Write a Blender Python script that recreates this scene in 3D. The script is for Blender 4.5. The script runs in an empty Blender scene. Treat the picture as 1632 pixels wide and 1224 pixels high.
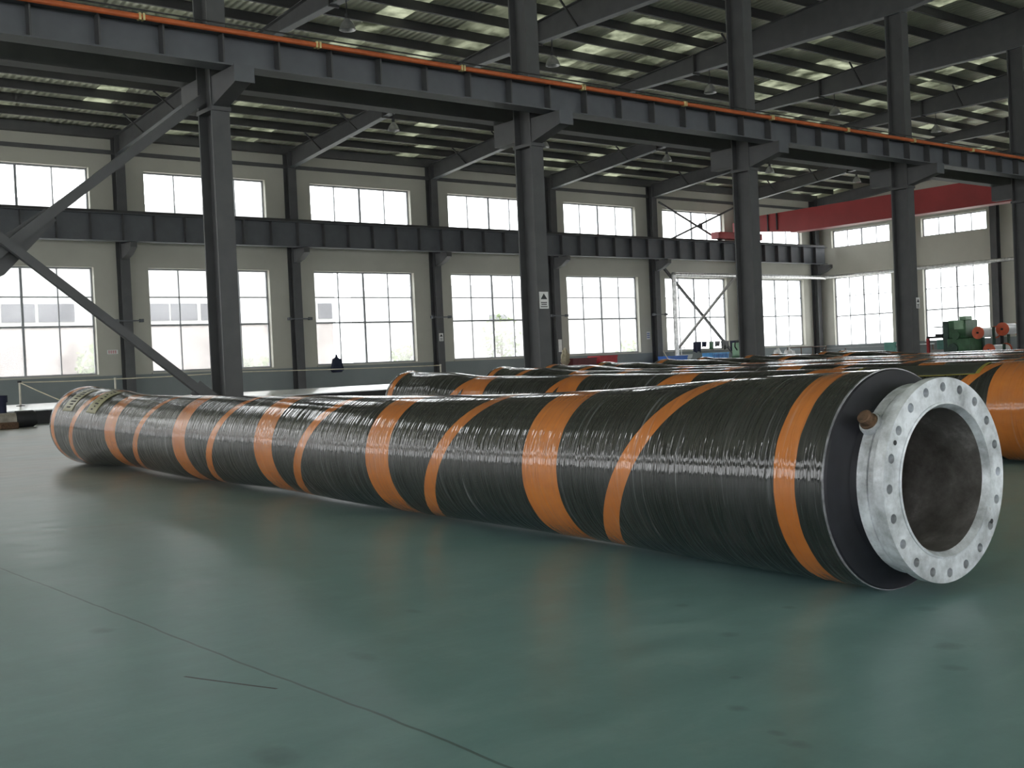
import bpy, bmesh, math, random
from mathutils import Vector, Matrix
PI = math.pi
rnd = random.Random(7)
scene = bpy.context.scene
COL = scene.collection

# ------------------------------------------------------------------ helpers
def link(o, parent=None):
    COL.objects.link(o)
    if parent is not None:
        o.parent = parent
    return o

class MB:
    """collects shapes into one bmesh"""
    def __init__(self):
        self.bm = bmesh.new()
    def box(self, x0, x1, y0, y1, z0, z1):
        v = [self.bm.verts.new(p) for p in ((x0,y0,z0),(x1,y0,z0),(x1,y1,z0),(x0,y1,z0),(x0,y0,z1),(x1,y0,z1),(x1,y1,z1),(x0,y1,z1))]
        for f in ((3,2,1,0),(4,5,6,7),(0,1,5,4),(1,2,6,5),(2,3,7,6),(3,0,4,7)):
            self.bm.faces.new([v[i] for i in f])
        return self
    def ext(self, poly, o, u, v, w, length):
        """extrude the 2-d polygon (in u, v) along w"""
        o, u, v, w = Vector(o), Vector(u), Vector(v), Vector(w)
        a = [self.bm.verts.new(o + u*p[0] + v*p[1]) for p in poly]
        b = [self.bm.verts.new(o + u*p[0] + v*p[1] + w*length) for p in poly]
        n = len(poly)
        fs = [self.bm.faces.new(a[::-1]), self.bm.faces.new(b)]
        for i in range(n):
            fs.append(self.bm.faces.new((a[i], a[(i+1) % n], b[(i+1) % n], b[i])))
        bmesh.ops.recalc_face_normals(self.bm, faces=fs)
        return self
    def bar(self, p, q, w, h, up=(0,0,1)):
        p, q = Vector(p), Vector(q)
        d = (q-p); L = d.length; d.normalize()
        s = d.cross(Vector(up)); s.normalize(); t = s.cross(d)
        return self.ext([(-w/2,-h/2),(w/2,-h/2),(w/2,h/2),(-w/2,h/2)], p, s, t, d, L)
    def tube(self, p, q, r, n=12, r2=None):
        p, q = Vector(p), Vector(q); r2 = r if r2 is None else r2
        d = (q-p).normalized(); up = Vector((0,0,1)) if abs(d.z) < .9 else Vector((1,0,0))
        s = d.cross(up).normalized(); t = s.cross(d)
        a, b = [], []
        for i in range(n):
            c, e = math.cos(2*PI*i/n), math.sin(2*PI*i/n)
            a.append(self.bm.verts.new(p + s*(c*r) + t*(e*r))); b.append(self.bm.verts.new(q + s*(c*r2) + t*(e*r2)))
        fs = [self.bm.faces.new(a[::-1]), self.bm.faces.new(b)]
        for i in range(n):
            f = self.bm.faces.new((a[i], a[(i+1)%n], b[(i+1)%n], b[i])); f.smooth = True; fs.append(f)
        bmesh.ops.recalc_face_normals(self.bm, faces=fs)
        return self
    def path(self, pts, r, n=8):
        for a, b in zip(pts, pts[1:]):
            self.tube(a, b, r, n)
        return self
    def lathe(self, prof, o, axis, n=32, closed=False):
        """revolve (radius, height) profile about axis"""
        o = Vector(o); d = Vector(axis).normalized()
        up = Vector((0,0,1)) if abs(d.z) < .9 else Vector((1,0,0))
        s = d.cross(up).normalized(); t = s.cross(d)
        rings = []
        for r, h in prof:
            if r < 1e-6:
                rings.append([self.bm.verts.new(o + d*h)])
            else:
                rings.append([self.bm.verts.new(o + d*h + s*(r*math.cos(2*PI*i/n)) + t*(r*math.sin(2*PI*i/n))) for i in range(n)])
        fs = []
        pairs = list(zip(rings, rings[1:])) + ([(rings[-1], rings[0])] if closed else [])
        for A, B in pairs:
            for i in range(n):
                j = (i+1) % n
                if len(A) == 1 and len(B) == 1: continue
                if len(A) == 1: f = self.bm.faces.new((A[0], B[j], B[i]))
                elif len(B) == 1: f = self.bm.faces.new((A[i], A[j], B[0]))
                else: f = self.bm.faces.new((A[i], A[j], B[j], B[i]))
                f.smooth = True; fs.append(f)
        bmesh.ops.recalc_face_normals(self.bm, faces=fs)
        return self
    def build(self, name, mat, parent=None, bevel=0, sub=0):
        me = bpy.data.meshes.new(name); self.bm.to_mesh(me); self.bm.free()
        me.set_sharp_from_angle(angle=math.radians(32))
        o = bpy.data.objects.new(name, me)
        me.materials.append(mat)
        link(o, parent)
        if bevel:
            m = o.modifiers.new('bevel', 'BEVEL'); m.width = bevel; m.segments = 2; m.limit_method = 'ANGLE'
        if sub:
            m = o.modifiers.new('subdivision', 'SUBSURF'); m.levels = sub; m.render_levels = sub
        return o

def empty(name, loc=(0,0,0)):
    o = bpy.data.objects.new(name, None); o.location = loc; o.empty_display_size = .2
    return link(o)
def tag(o, label=None, cat=None, group=None, kind=None):
    if label: o['label'] = label
    if cat: o['category'] = cat
    if group: o['group'] = group
    if kind: o['kind'] = kind
    return o
def thing(name, label, cat, group=None, loc=(0,0,0)):
    return tag(empty(name, loc), label, cat, group, 'thing')
def I_poly(b, h, tf, tw):
    """I section, u = width, v = height, centred"""
    return [(-b/2,-h/2),(b/2,-h/2),(b/2,-h/2+tf),(tw/2,-h/2+tf),(tw/2,h/2-tf),(b/2,h/2-tf),(b/2,h/2),(-b/2,h/2),(-b/2,h/2-tf),(-tw/2,h/2-tf),(-tw/2,-h/2+tf),(-b/2,-h/2+tf)]

# ------------------------------------------------------------------ materials
def new_mat(name):
    m = bpy.data.materials.new(name); m.use_nodes = True
    nt = m.node_tree; bsdf = nt.nodes['Principled BSDF']
    return m, nt, bsdf
def N(nt, typ, **kw):
    n = nt.nodes.new(typ)
    for k, v in kw.items():
        if k.startswith('i_'):
            key = k[2:]; n.inputs[int(key) if key.isdigit() else key].default_value = v
        else: setattr(n, k, v)
    return n
def math_node(nt, op, a, b=None, c=None):
    n = nt.nodes.new('ShaderNodeMath'); n.operation = op
    for i, x in enumerate((a, b, c)):
        if x is None: continue
        if isinstance(x, (int, float)): n.inputs[i].default_value = x
        else: nt.links.new(x, n.inputs[i])
    return n.outputs[0]
def mix_col(nt, fac, a, b, blend='MIX'):
    n = nt.nodes.new('ShaderNodeMix'); n.data_type = 'RGBA'; n.blend_type = blend
    for s, x in ((n.inputs[0], fac), (n.inputs[6], a), (n.inputs[7], b)):
        if isinstance(x, (int, float)): s.default_value = x
        elif isinstance(x, (tuple, list)): s.default_value = (*x[:3], 1)
        else: nt.links.new(x, s)
    return n.outputs[2]
def ramp(nt, fac, stops):
    n = nt.nodes.new('ShaderNodeValToRGB'); e = n.color_ramp.elements
    while len(e) > 1: e.remove(e[-1])
    e[0].position = stops[0][0]; e[0].color = (*stops[0][1], 1)
    for p, c in stops[1:]:
        x = e.new(p); x.color = (*c, 1)
    nt.links.new(fac, n.inputs[0]); return n.outputs[0]
def noise(nt, scale, detail=4, rough=.55, vec=None, stretch=None):
    n = nt.nodes.new('ShaderNodeTexNoise'); n.inputs['Scale'].default_value = scale
    n.inputs['Detail'].default_value = detail; n.inputs['Roughness'].default_value = rough
    if vec is None:
        tc = nt.nodes.new('ShaderNodeTexCoord'); vec = tc.outputs['Object']
    if stretch:
        mp = nt.nodes.new('ShaderNodeMapping'); mp.inputs['Scale'].default_value = stretch
        nt.links.new(vec, mp.inputs[0]); vec = mp.outputs[0]
    nt.links.new(vec, n.inputs['Vector']); return n.outputs['Fac']
def simple(name, col, rough=.6, metal=0, var=.15, scale=6, bump=0, spec=.5):
    m, nt, b = new_mat(name)
    f = noise(nt, scale)
    lo = tuple(c*(1-var) for c in col); hi = tuple(min(1, c*(1+var)) for c in col)
    nt.links.new(ramp(nt, f, [(.3, lo), (.7, hi)]), b.inputs['Base Color'])
    b.inputs['Roughness'].default_value = rough; b.inputs['Metallic'].default_value = metal
    b.inputs['Specular IOR Level'].default_value = spec
    if bump:
        bp = nt.nodes.new('ShaderNodeBump'); bp.inputs['Strength'].default_value = bump; bp.inputs['Distance'].default_value = .01
        nt.links.new(noise(nt, scale*8), bp.inputs['Height']); nt.links.new(bp.outputs[0], b.inputs['Normal'])
    return m

M = {}
M['steel'] = simple('dark_grey_steel_paint', (.078,.079,.084), .55, 0, .12, 3)
M['steel_light'] = simple('lit_blue_grey_steel', (.100,.107,.122), .5, 0, .10, 3)  # lit copy of the steel: light from behind the viewer put into the colour
M['purlin'] = simple('purlin_steel', (.045,.045,.047), .6, 0, .15, 2)
M['orange_pipe'] = simple('orange_conductor_paint', (.52,.12,.035), .5)
M['clamp'] = simple('yellow_clamp', (.62,.52,.25), .5)
M['red'] = simple('red_crane_paint', (.33,.028,.030), .45, 0, .1, 1.5)
M['frame'] = simple('window_frame_paint', (.30,.31,.33), .5)
M['white_frame'] = simple('white_frame_paint', (.75,.75,.73), .5)
M['galv'] = simple('galvanised_pipe_jacket', (.62,.62,.62), .35, .8, .3, 9)
M['pale_steel'] = simple('pale_steel_paint', (.26,.25,.24), .6)
M['lamp'] = simple('lamp_aluminium', (.42,.42,.43), .35, .7, .2, 8)
M['dark'] = simple('black_rubber_paint', (.02,.02,.024), .6)
M['white'] = simple('white_paper', (.78,.78,.78), .6, 0, .05)
M['ink'] = simple('black_ink', (.03,.03,.035), .7)
M['redink'] = simple('red_ink', (.5,.05,.08), .6)
M['blueink'] = simple('blue_ink', (.05,.12,.4), .6)
M['rope'] = simple('rope_fibre', (.62,.57,.45), .8)
M['post'] = simple('pale_post_paint', (.58,.55,.48), .6)
M['platform_top'] = simple('white_platform_top', (.85,.87,.88), .18, 0, .04)
M['platform_side'] = simple('platform_side', (.02,.021,.024), .6)
M['log'] = simple('dusty_pipe', (.32,.29,.25), .75, 0, .3, 8)
M['rust'] = simple('rusty_steel', (.10,.055,.030), .8, 0, .5, 30, .4)
M['maroon'] = simple('maroon_crate', (.12,.02,.025), .6)
M['redbox'] = simple('red_crate', (.42,.02,.03), .5)
M['blue'] = simple('blue_plastic', (.03,.13,.48), .45)
M['bluecrate'] = simple('light_blue_plastic', (.07,.30,.62), .45)
M['green'] = simple('green_machine_paint', (.045,.125,.060), .5, 0, .3, 4)
M['green_dark'] = simple('dark_green_machine_paint', (.025,.06,.045), .5, 0, .3, 5)
M['teal'] = simple('teal_machine_paint', (.13,.33,.28), .5, 0, .2, 4)
M['palegreen'] = simple('pale_green_paint', (.26,.42,.28), .5, 0, .15, 4)
M['orange_disc'] = simple('orange_reel_paint', (.62,.11,.045), .5)
M['film_roll'] = simple('white_film_roll', (.80,.82,.85), .25, 0, .05)
M['navy'] = simple('navy_cloth', (.018,.022,.05), .9)
M['beige'] = simple('beige_cloth', (.36,.32,.23), .9, 0, .2, 12)
M['whitebag'] = simple('white_woven_bag', (.66,.66,.67), .7, 0, .15, 14)
M['grey_table'] = simple('grey_bench_top', (.35,.36,.36), .5)
M['brown'] = simple('brown_frame_paint', (.10,.06,.04), .6)
M['bark'] = simple('tree_bark', (.07,.05,.035), .9)
M['leaf'] = simple('tree_leaf', (.10,.16,.035), .8, 0, .4, 3)
M['ground'] = simple('yard_concrete', (.72,.71,.66), .9, 0, .15, .3)
M['nb_wall'] = simple('pinkish_render', (.135,.110,.107), .9, 0, .06, .4)
M['nb_band'] = simple('white_render', (.42,.42,.42), .9, 0, .03, .4)
M['nb_glass'] = simple('grey_window', (.105,.105,.118), .4, 0, .1, .4)
M['paperlabel'] = simple('khaki_paper', (.30,.28,.17), .35, 0, .12, 20)

# wall paint: cream above, grey dado below the window sills
m, nt, b = new_mat('wall_paint'); M['wall'] = m
geo = nt.nodes.new('ShaderNodeNewGeometry'); sep = nt.nodes.new('ShaderNodeSeparateXYZ'); nt.links.new(geo.outputs['Position'], sep.inputs[0])
dado = math_node(nt, 'LESS_THAN', sep.outputs['Z'], 1.0)
f = noise(nt, .7, 5, .6, geo.outputs['Position'])
cream = ramp(nt, f, [(.3, (.46,.45,.40)), (.7, (.52,.51,.455))])
grey = ramp(nt, f, [(.3, (.20,.225,.235)), (.7, (.24,.265,.275))])
nt.links.new(mix_col(nt, dado, cream, grey), b.inputs['Base Color']); b.inputs['Roughness'].default_value = .8

# floor: teal epoxy paint, dusty patches, joints, stains
m, nt, b = new_mat('painted_concrete'); M['floor'] = m
geo = nt.nodes.new('ShaderNodeNewGeometry'); P = geo.outputs['Position']
sep = nt.nodes.new('ShaderNodeSeparateXYZ'); nt.links.new(P, sep.inputs[0]); X, Y = sep.outputs[0], sep.outputs[1]
big = noise(nt, .35, 5, .6, P); fine = noise(nt, 2.2, 6, .65, P, (1.0, 2.6, 1)); grit = noise(nt, 30, 3, .6, P)
base = ramp(nt, fine, [(.30, (.140,.262,.266)), (.52, (.182,.318,.322)), (.70, (.235,.370,.372))])
dust = ramp(nt, big, [(.42, (0,0,0)), (.68, (1,1,1))])
far = nt.nodes.new('ShaderNodeMapRange'); nt.links.new(Y, far.inputs[0])
far.inputs[1].default_value = 3.5; far.inputs[2].default_value = 10.5; far.inputs[3].default_value = .05; far.inputs[4].default_value = .95
dfac = math_node(nt, 'MULTIPLY', math_node(nt, 'ADD', math_node(nt, 'MULTIPLY', dust, .45), .5), far.outputs[0])
base = mix_col(nt, dfac, base, (.30,.235,.185))
mott = ramp(nt, noise(nt, 6.5, 6, .75, P), [(.38, (0,0,0)), (.66, (1,1,1))])
base = mix_col(nt, math_node(nt, 'MULTIPLY', mott, .16), base, (.10,.17,.17))
pale = ramp(nt, noise(nt, 3.1, 6, .7, P), [(.60, (0,0,0)), (.74, (1,1,1))])
base = mix_col(nt, math_node(nt, 'MULTIPLY', pale, .32), base, (.30,.38,.36))
spots = None
sw = noise(nt, 14, 3, .6, P)
for sx, sy, rx, ry in ((1.99,1.53,.030,.050), (2.02,1.60,.02,.03), (2.93,1.71,.05,.05), (2.74,1.59,.035,.04), (2.10,1.78,.03,.035), (2.30,1.95,.02,.02), (2.85,2.64,.03,.03), (2.64,2.26,.04,.04), (1.33,3.9,.05,.06), (1.75,2.9,.04,.08), (3.3,2.0,.05,.05), (1.15,2.3,.06,.10), (2.2,3.3,.03,.05), (3.05,2.35,.03,.03)):
    dx = math_node(nt, 'DIVIDE', math_node(nt, 'SUBTRACT', X, sx), rx); dy = math_node(nt, 'DIVIDE', math_node(nt, 'SUBTRACT', Y, sy), ry)
    dd = math_node(nt, 'ADD', math_node(nt, 'ADD', math_node(nt, 'MULTIPLY', dx, dx), math_node(nt, 'MULTIPLY', dy, dy)), math_node(nt, 'MULTIPLY', sw, 1.6))
    k = math_node(nt, 'SUBTRACT', 1.7, dd)
    spots = k if spots is None else math_node(nt, 'MAXIMUM', spots, k)
cl_ = nt.nodes.new('ShaderNodeClamp'); nt.links.new(spots, cl_.inputs[0])
base = mix_col(nt, math_node(nt, 'MULTIPLY', cl_.outputs[0], .38), base, (.035,.05,.052))
smear = ramp(nt, noise(nt, 1.1, 6, .7, P, (1.6, .8, 1)), [(.50, (0,0,0)), (.72, (1,1,1))])
base = mix_col(nt, math_node(nt, 'MULTIPLY', smear, .25), base, (.085,.115,.11))
wob = math_node(nt, 'MULTIPLY', math_node(nt, 'SUBTRACT', noise(nt, 1.5, 3, .6, P), .5), .05)
def joint(coord, at, w):
    return math_node(nt, 'COMPARE', math_node(nt, 'ADD', coord, wob), at, w)
j = joint(X, 1.47, .0045)
tilt = math_node(nt, 'ADD', Y, math_node(nt, 'MULTIPLY', X, .40))
for at, w in ((13.0, .016), (14.9, .014), (19.3, .02), (24.0, .02)):
    j = math_node(nt, 'MAXIMUM', j, joint(tilt, at, w))
base = mix_col(nt, math_node(nt, 'MULTIPLY', j, .6), base, (.035,.035,.034))
scr = math_node(nt, 'MULTIPLY', joint(tilt, 7.62, .03), math_node(nt, 'LESS_THAN', X, 3.0))
base = mix_col(nt, math_node(nt, 'MULTIPLY', scr, .35), base, (.22,.22,.20))
crk = math_node(nt, 'MULTIPLY', math_node(nt, 'COMPARE', math_node(nt, 'ADD', math_node(nt, 'ADD', X, math_node(nt, 'MULTIPLY', Y, .38)), math_node(nt, 'MULTIPLY', wob, .4)), 2.468, .005), math_node(nt, 'COMPARE', Y, 2.95, .16))
base = mix_col(nt, crk, base, (.01,.01,.011))
nt.links.new(base, b.inputs['Base Color'])
rr = nt.nodes.new('ShaderNodeMapRange'); nt.links.new(fine, rr.inputs[0]); rr.inputs[1].default_value = .3; rr.inputs[2].default_value = .7
rr.inputs[3].default_value = .30; rr.inputs[4].default_value = .40
nt.links.new(rr.outputs[0], b.inputs['Roughness'])
bp = nt.nodes.new('ShaderNodeBump'); bp.inputs['Strength'].default_value = .05; bp.inputs['Distance'].default_value = .003
nt.links.new(grit, bp.inputs['Height']); nt.links.new(bp.outputs[0], b.inputs['Normal'])

# roof sheet: ribbed metal with translucent strips running down the slope
m, nt, b = new_mat('ribbed_roof_sheet'); M['roof'] = m
geo = nt.nodes.new('ShaderNodeNewGeometry'); P = geo.outputs['Position']
sep = nt.nodes.new('ShaderNodeSeparateXYZ'); nt.links.new(P, sep.inputs[0]); X, Y = sep.outputs[0], sep.outputs[1]
rib = math_node(nt, 'SINE', math_node(nt, 'MULTIPLY', X, 2*PI/.19))
bp = nt.nodes.new('ShaderNodeBump'); bp.inputs['Strength'].default_value = .5; bp.inputs['Distance'].default_value = .03
nt.links.new(rib, bp.inputs['Height']); nt.links.new(bp.outputs[0], b.inputs['Normal'])
rcol = ramp(nt, noise(nt, .8, 5, .6, P), [(.3, (.70,.70,.58)), (.7, (.84,.84,.70))])
nt.links.new(rcol, b.inputs['Base Color']); b.inputs['Roughness'].default_value = .35; b.inputs['Metallic'].default_value = .12
cell = N(nt, 'ShaderNodeCombineXYZ')
nt.links.new(math_node(nt, 'FLOOR', math_node(nt, 'DIVIDE', X, .82)), cell.inputs[0]); nt.links.new(math_node(nt, 'FLOOR', math_node(nt, 'DIVIDE', Y, 4.2)), cell.inputs[1])
wn = N(nt, 'ShaderNodeTexWhiteNoise'); wn.noise_dimensions = '3D'; nt.links.new(cell.outputs[0], wn.inputs['Vector'])
strip = nt.nodes.new('ShaderNodeMapRange'); nt.links.new(wn.outputs['Value'], strip.inputs[0]); strip.inputs[1].default_value = .62; strip.inputs[2].default_value = .86
strip = strip.outputs[0]
dirt = ramp(nt, noise(nt, 1.1, 5, .65, P), [(.36, (.10,.10,.10)), (.64, (1,1,1))])
tr = nt.nodes.new('ShaderNodeBsdfTranslucent')
nt.links.new(mix_col(nt, dirt, (.06,.065,.05), (.34,.35,.29)), tr.inputs[0])
mx = nt.nodes.new('ShaderNodeMixShader'); out = nt.nodes['Material Output']
nt.links.new(math_node(nt, 'MULTIPLY_ADD', strip, .94, .03), mx.inputs[0]); nt.links.new(b.outputs[0], mx.inputs[1]); nt.links.new(tr.outputs[0], mx.inputs[2])
nt.links.new(mx.outputs[0], out.inputs[0])

# window glass: clear and hazy
def glass(name, haze):
    m, nt, b = new_mat(name)
    nt.nodes.remove(b); out = nt.nodes['Material Output']
    t = N(nt, 'ShaderNodeBsdfTransparent'); t.inputs[0].default_value = (.95,.96,.96,1)
    g = N(nt, 'ShaderNodeBsdfGlossy'); g.inputs['Roughness'].default_value = .05
    fr = N(nt, 'ShaderNodeLayerWeight'); fr.inputs[0].default_value = .5
    a = N(nt, 'ShaderNodeMixShader'); nt.links.new(math_node(nt, 'MULTIPLY_ADD', math_node(nt, 'POWER', fr.outputs['Facing'], 4.0), .4, .02), a.inputs[0]); nt.links.new(t.outputs[0], a.inputs[1]); nt.links.new(g.outputs[0], a.inputs[2])
    tl = N(nt, 'ShaderNodeBsdfTranslucent'); tl.inputs[0].default_value = (.85,.83,.82,1)
    h = N(nt, 'ShaderNodeMixShader'); nt.links.new(math_node(nt, 'MULTIPLY', noise(nt, .8), haze*2), h.inputs[0])
    nt.links.new(a.outputs[0], h.inputs[1]); nt.links.new(tl.outputs[0], h.inputs[2])
    nt.links.new(h.outputs[0], out.inputs[0]); return m
M['glass'] = glass('window_glass', .03)
M['haze_glass'] = glass('dusty_window_glass', .16)

# hose cover: black rubber, orange bands and spiral, glossy plastic film wrapping
RINGS = [(.36,.095), (1.805,.262), (3.32,.257), (4.885,.29), (6.43,.262), (8.145,.30), (9.80,.10)]
def hose_mat(name, film=1.0, rings=RINGS):
    m, nt, b = new_mat(name)
    uv = N(nt, 'ShaderNodeUVMap', uv_map='along'); s = N(nt, 'ShaderNodeSeparateXYZ'); nt.links.new(uv.outputs[0], s.inputs[0])
    t, a = s.outputs[0], s.outputs[1]
    uv2 = N(nt, 'ShaderNodeUVMap', uv_map='spiral'); s2 = N(nt, 'ShaderNodeSeparateXYZ'); nt.links.new(uv2.outputs[0], s2.inputs[0])
    ang = math_node(nt, 'MULTIPLY', a, 2*PI)
    cx = N(nt, 'ShaderNodeCombineXYZ')
    nt.links.new(math_node(nt, 'COSINE', ang), cx.inputs[1]); nt.links.new(math_node(nt, 'SINE', ang), cx.inputs[2]); nt.links.new(t, cx.inputs[0])
    V = cx.outputs[0]
    edge = math_node(nt, 'MULTIPLY', math_node(nt, 'SUBTRACT', noise(nt, 3, 2, .5, V), .5), .012)
    te = math_node(nt, 'ADD', t, edge)
    mask = None
    for c, w in rings:
        k = math_node(nt, 'COMPARE', te, c, w/2)
        mask = k if mask is None else math_node(nt, 'MAXIMUM', mask, k)
    sp = math_node(nt, 'FRACT', math_node(nt, 'ADD', math_node(nt, 'SUBTRACT', s2.outputs[0], s2.outputs[1]), .5))
    hel = math_node(nt, 'COMPARE', sp, .5, .036)
    hel = math_node(nt, 'MULTIPLY', hel, math_node(nt, 'COMPARE', t, 5.0, 4.45))
    mask = math_node(nt, 'MAXIMUM', mask, hel)
    streak = noise(nt, 1, 5, .65, V, (34, .9, .9)); cloud = noise(nt, 1, 4, .6, V, (2.2, 1.6, 1.6))
    black = ramp(nt, streak, [(.3, (.007,.008,.008)), (.6, (.016,.018,.017)), (.85, (.032,.033,.032))])
    org = ramp(nt, cloud, [(.3, (.42,.128,.024)), (.7, (.56,.178,.032))])
    colr = mix_col(nt, mask, black, org)
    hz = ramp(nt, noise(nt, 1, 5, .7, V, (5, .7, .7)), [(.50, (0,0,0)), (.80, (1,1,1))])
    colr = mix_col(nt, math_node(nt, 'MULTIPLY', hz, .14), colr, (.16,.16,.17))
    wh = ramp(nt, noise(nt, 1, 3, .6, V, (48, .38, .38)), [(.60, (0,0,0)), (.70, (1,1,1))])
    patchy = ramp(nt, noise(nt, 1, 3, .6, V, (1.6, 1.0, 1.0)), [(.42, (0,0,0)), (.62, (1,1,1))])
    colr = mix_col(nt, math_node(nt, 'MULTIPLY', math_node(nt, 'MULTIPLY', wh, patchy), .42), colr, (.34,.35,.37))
    nt.links.new(colr, b.inputs['Base Color'])
    b.inputs['Roughness'].default_value = .55; b.inputs['Specular IOR Level'].default_value = .08
    b.inputs['Coat Weight'].default_value = film; b.inputs['Coat Roughness'].default_value = .025; b.inputs['Coat IOR'].default_value = 1.55
    def ridge(sc, ang, p):
        n_ = noise(nt, 1, 2, .5, V, (sc, ang, ang))
        a_ = math_node(nt, 'ABSOLUTE', math_node(nt, 'MULTIPLY_ADD', n_, 2.0, -1.0))
        return math_node(nt, 'POWER', math_node(nt, 'SUBTRACT', 1.0, a_), p)
    hgt = math_node(nt, 'ADD', ridge(26, .45, 6.0), math_node(nt, 'MULTIPLY', ridge(70, .9, 4.0), .45))
    hgt = math_node(nt, 'ADD', hgt, math_node(nt, 'MULTIPLY', noise(nt, 1, 2, .5, V, (9, .5, .5)), 1.0))
    bp = N(nt, 'ShaderNodeBump'); bp.inputs['Strength'].default_value = .55; bp.inputs['Distance'].default_value = .0045
    nt.links.new(hgt, bp.inputs['Height']); nt.links.new(bp.outputs[0], b.inputs['Coat Normal'])
    nt.links.new(bp.outputs[0], b.inputs['Normal'])
    return m
M['hose'] = hose_mat('wrapped_hose_cover')
M['hose_wide'] = hose_mat('wrapped_hose_cover_wide_band', 1.0, [(.36,.095), (1.58,.50), (3.32,.30), (4.885,.29), (6.43,.30), (8.10,.42), (9.80,.10)])
M['film_edge'] = simple('pale_film_edge', (.22,.22,.24), .15, 0, .5, 20)
M['end_rubber'] = simple('hose_end_rubber', (.011,.011,.017), .6, 0, .25, 14)
# galvanised flange
m, nt, b = new_mat('galvanised_flange'); M['flange'] = m
tc = nt.nodes.new('ShaderNodeTexCoord')
c1 = ramp(nt, noise(nt, 7, 6, .65), [(.30, (.24,.25,.26)), (.46, (.50,.52,.55)), (.64, (.82,.85,.90))])
st = ramp(nt, noise(nt, 22, 4, .7), [(.66, (0,0,0)), (.78, (1,1,1))])
nt.links.new(mix_col(nt, math_node(nt, 'MULTIPLY', st, .5), c1, (.16,.11,.07)), b.inputs['Base Color'])
b.inputs['Metallic'].default_value = .2; b.inputs['Roughness'].default_value = .45
bp = N(nt, 'ShaderNodeBump'); bp.inputs['Strength'].default_value = .2; bp.inputs['Distance'].default_value = .004
nt.links.new(noise(nt, 40, 4), bp.inputs['Height']); nt.links.new(bp.outputs[0], b.inputs['Normal'])
m, nt, b = new_mat('hose_bore_lining'); M['bore'] = m
nt.links.new(ramp(nt, noise(nt, 5, 6, .7), [(.35, (.06,.055,.05)), (.55, (.14,.13,.125)), (.75, (.34,.33,.32))]), b.inputs['Base Color'])
b.inputs['Roughness'].default_value = .36

# ------------------------------------------------------------------ setting
GX0, S = 13.31, 6.0            # wall column grid
YW = 35.55                     # inner face of the windowed wall
XE = 49.6                      # inner face of the end wall
YN, XL, YR = -24.5, -16.0, 5.5 # wall behind the viewer, left wall, ridge line
def roof_z(y): return 8.74 + .075*(35.3 - y) if y >= YR else 8.74 + .075*(35.3 - YR) - .075*(YR - y)

def grid_wall(name, along, depth0, depth1, lo, hi, ztop, holes, axis):
    """wall with rectangular openings; holes = (a0,a1,z0,z1); ztop(a) gives the wall's top"""
    mb = MB()
    aa = sorted({lo, hi, *[h[0] for h in holes], *[h[1] for h in holes]})
    zz = sorted({0.0, *[h[2] for h in holes], *[h[3] for h in holes]})
    for a0, a1 in zip(aa, aa[1:]):
        for i, z0 in enumerate(zz):
            z1 = zz[i+1] if i+1 < len(zz) else None
            am = (a0+a1)/2
            if z1 is not None and any(h[0] <= am <= h[1] and h[2] <= (z0+z1)/2 <= h[3] for h in holes): continue
            if z1 is None:
                t0, t1 = ztop(a0), ztop(a1)
                pts = [(a0,z0),(a1,z0),(a1,t1),(a0,t0)]
            else: pts = [(a0,z0),(a1,z0),(a1,z1),(a0,z1)]
            if axis == 'x': mb.ext(pts, (0,depth0,0), (1,0,0), (0,0,1), (0,1,0), depth1-depth0)
            else: mb.ext(pts, (depth0,0,0), (0,1,0), (0,0,1), (1,0,0), depth1-depth0)
    return tag(mb.build(name, M['wall']), kind='structure')

win_no = [0]
def window(axis, d, a0, a1, z0, z1, rows, parent_name='window'):
    """framed window in the plane axis=d; rows = heights of horizontal bars"""
    win_no[0] += 1
    root = tag(empty('window_%d' % win_no[0]), kind='structure')
    def bx(mb, p0, p1, q0, q1, dd0, dd1):
        if axis == 'x': mb.box(p0, p1, dd0, dd1, q0, q1)
        else: mb.box(dd0, dd1, p0, p1, q0, q1)
    fr = MB(); w = .05
    for (p0,p1,q0,q1) in ((a0,a0+w,z0,z1),(a1-w,a1,z0,z1),(a0+w,a1-w,z0,z0+w),(a0+w,a1-w,z1-w,z1)):
        bx(fr, p0, p1, q0, q1, d-.035, d+.035)
    fr.build('window_frame', M['frame'], root)
    mu = MB()
    for i in (1, 2, 3):
        c = a0 + (a1-a0)*i/4; h = .035 if i == 2 else .016
        bx(mu, c-h, c+h, z0+w, z1-w, d-.03, d+.03)
    for k, z in enumerate(rows):
        h = .03 if k == 0 else .018
        bx(mu, a0+w, a1-w, z-h, z+h, d-.028, d+.028)
    mu.build('mullions', M['frame'], root)
    if rows:
        g = MB(); bx(g, a0+w, a1-w, z0+w, rows[0], d-.004, d+.004); g.build('window_pane', M['haze_glass'], root)
        g = MB(); bx(g, a0+w, a1-w, rows[0], z1-w, d-.004, d+.004); g.build('window_pane', M['glass'], root)
    else:
        g = MB(); bx(g, a0+w, a1-w, z0+w, z1-w, d-.004, d+.004); g.build('window_pane', M['glass'], root)
    return root

fl = MB(); fl.box(XL-.3, XE+.3, YN-.3, YW+.3, -.2, 0)
tag(fl.build('floor', M['floor']), kind='structure')

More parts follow.
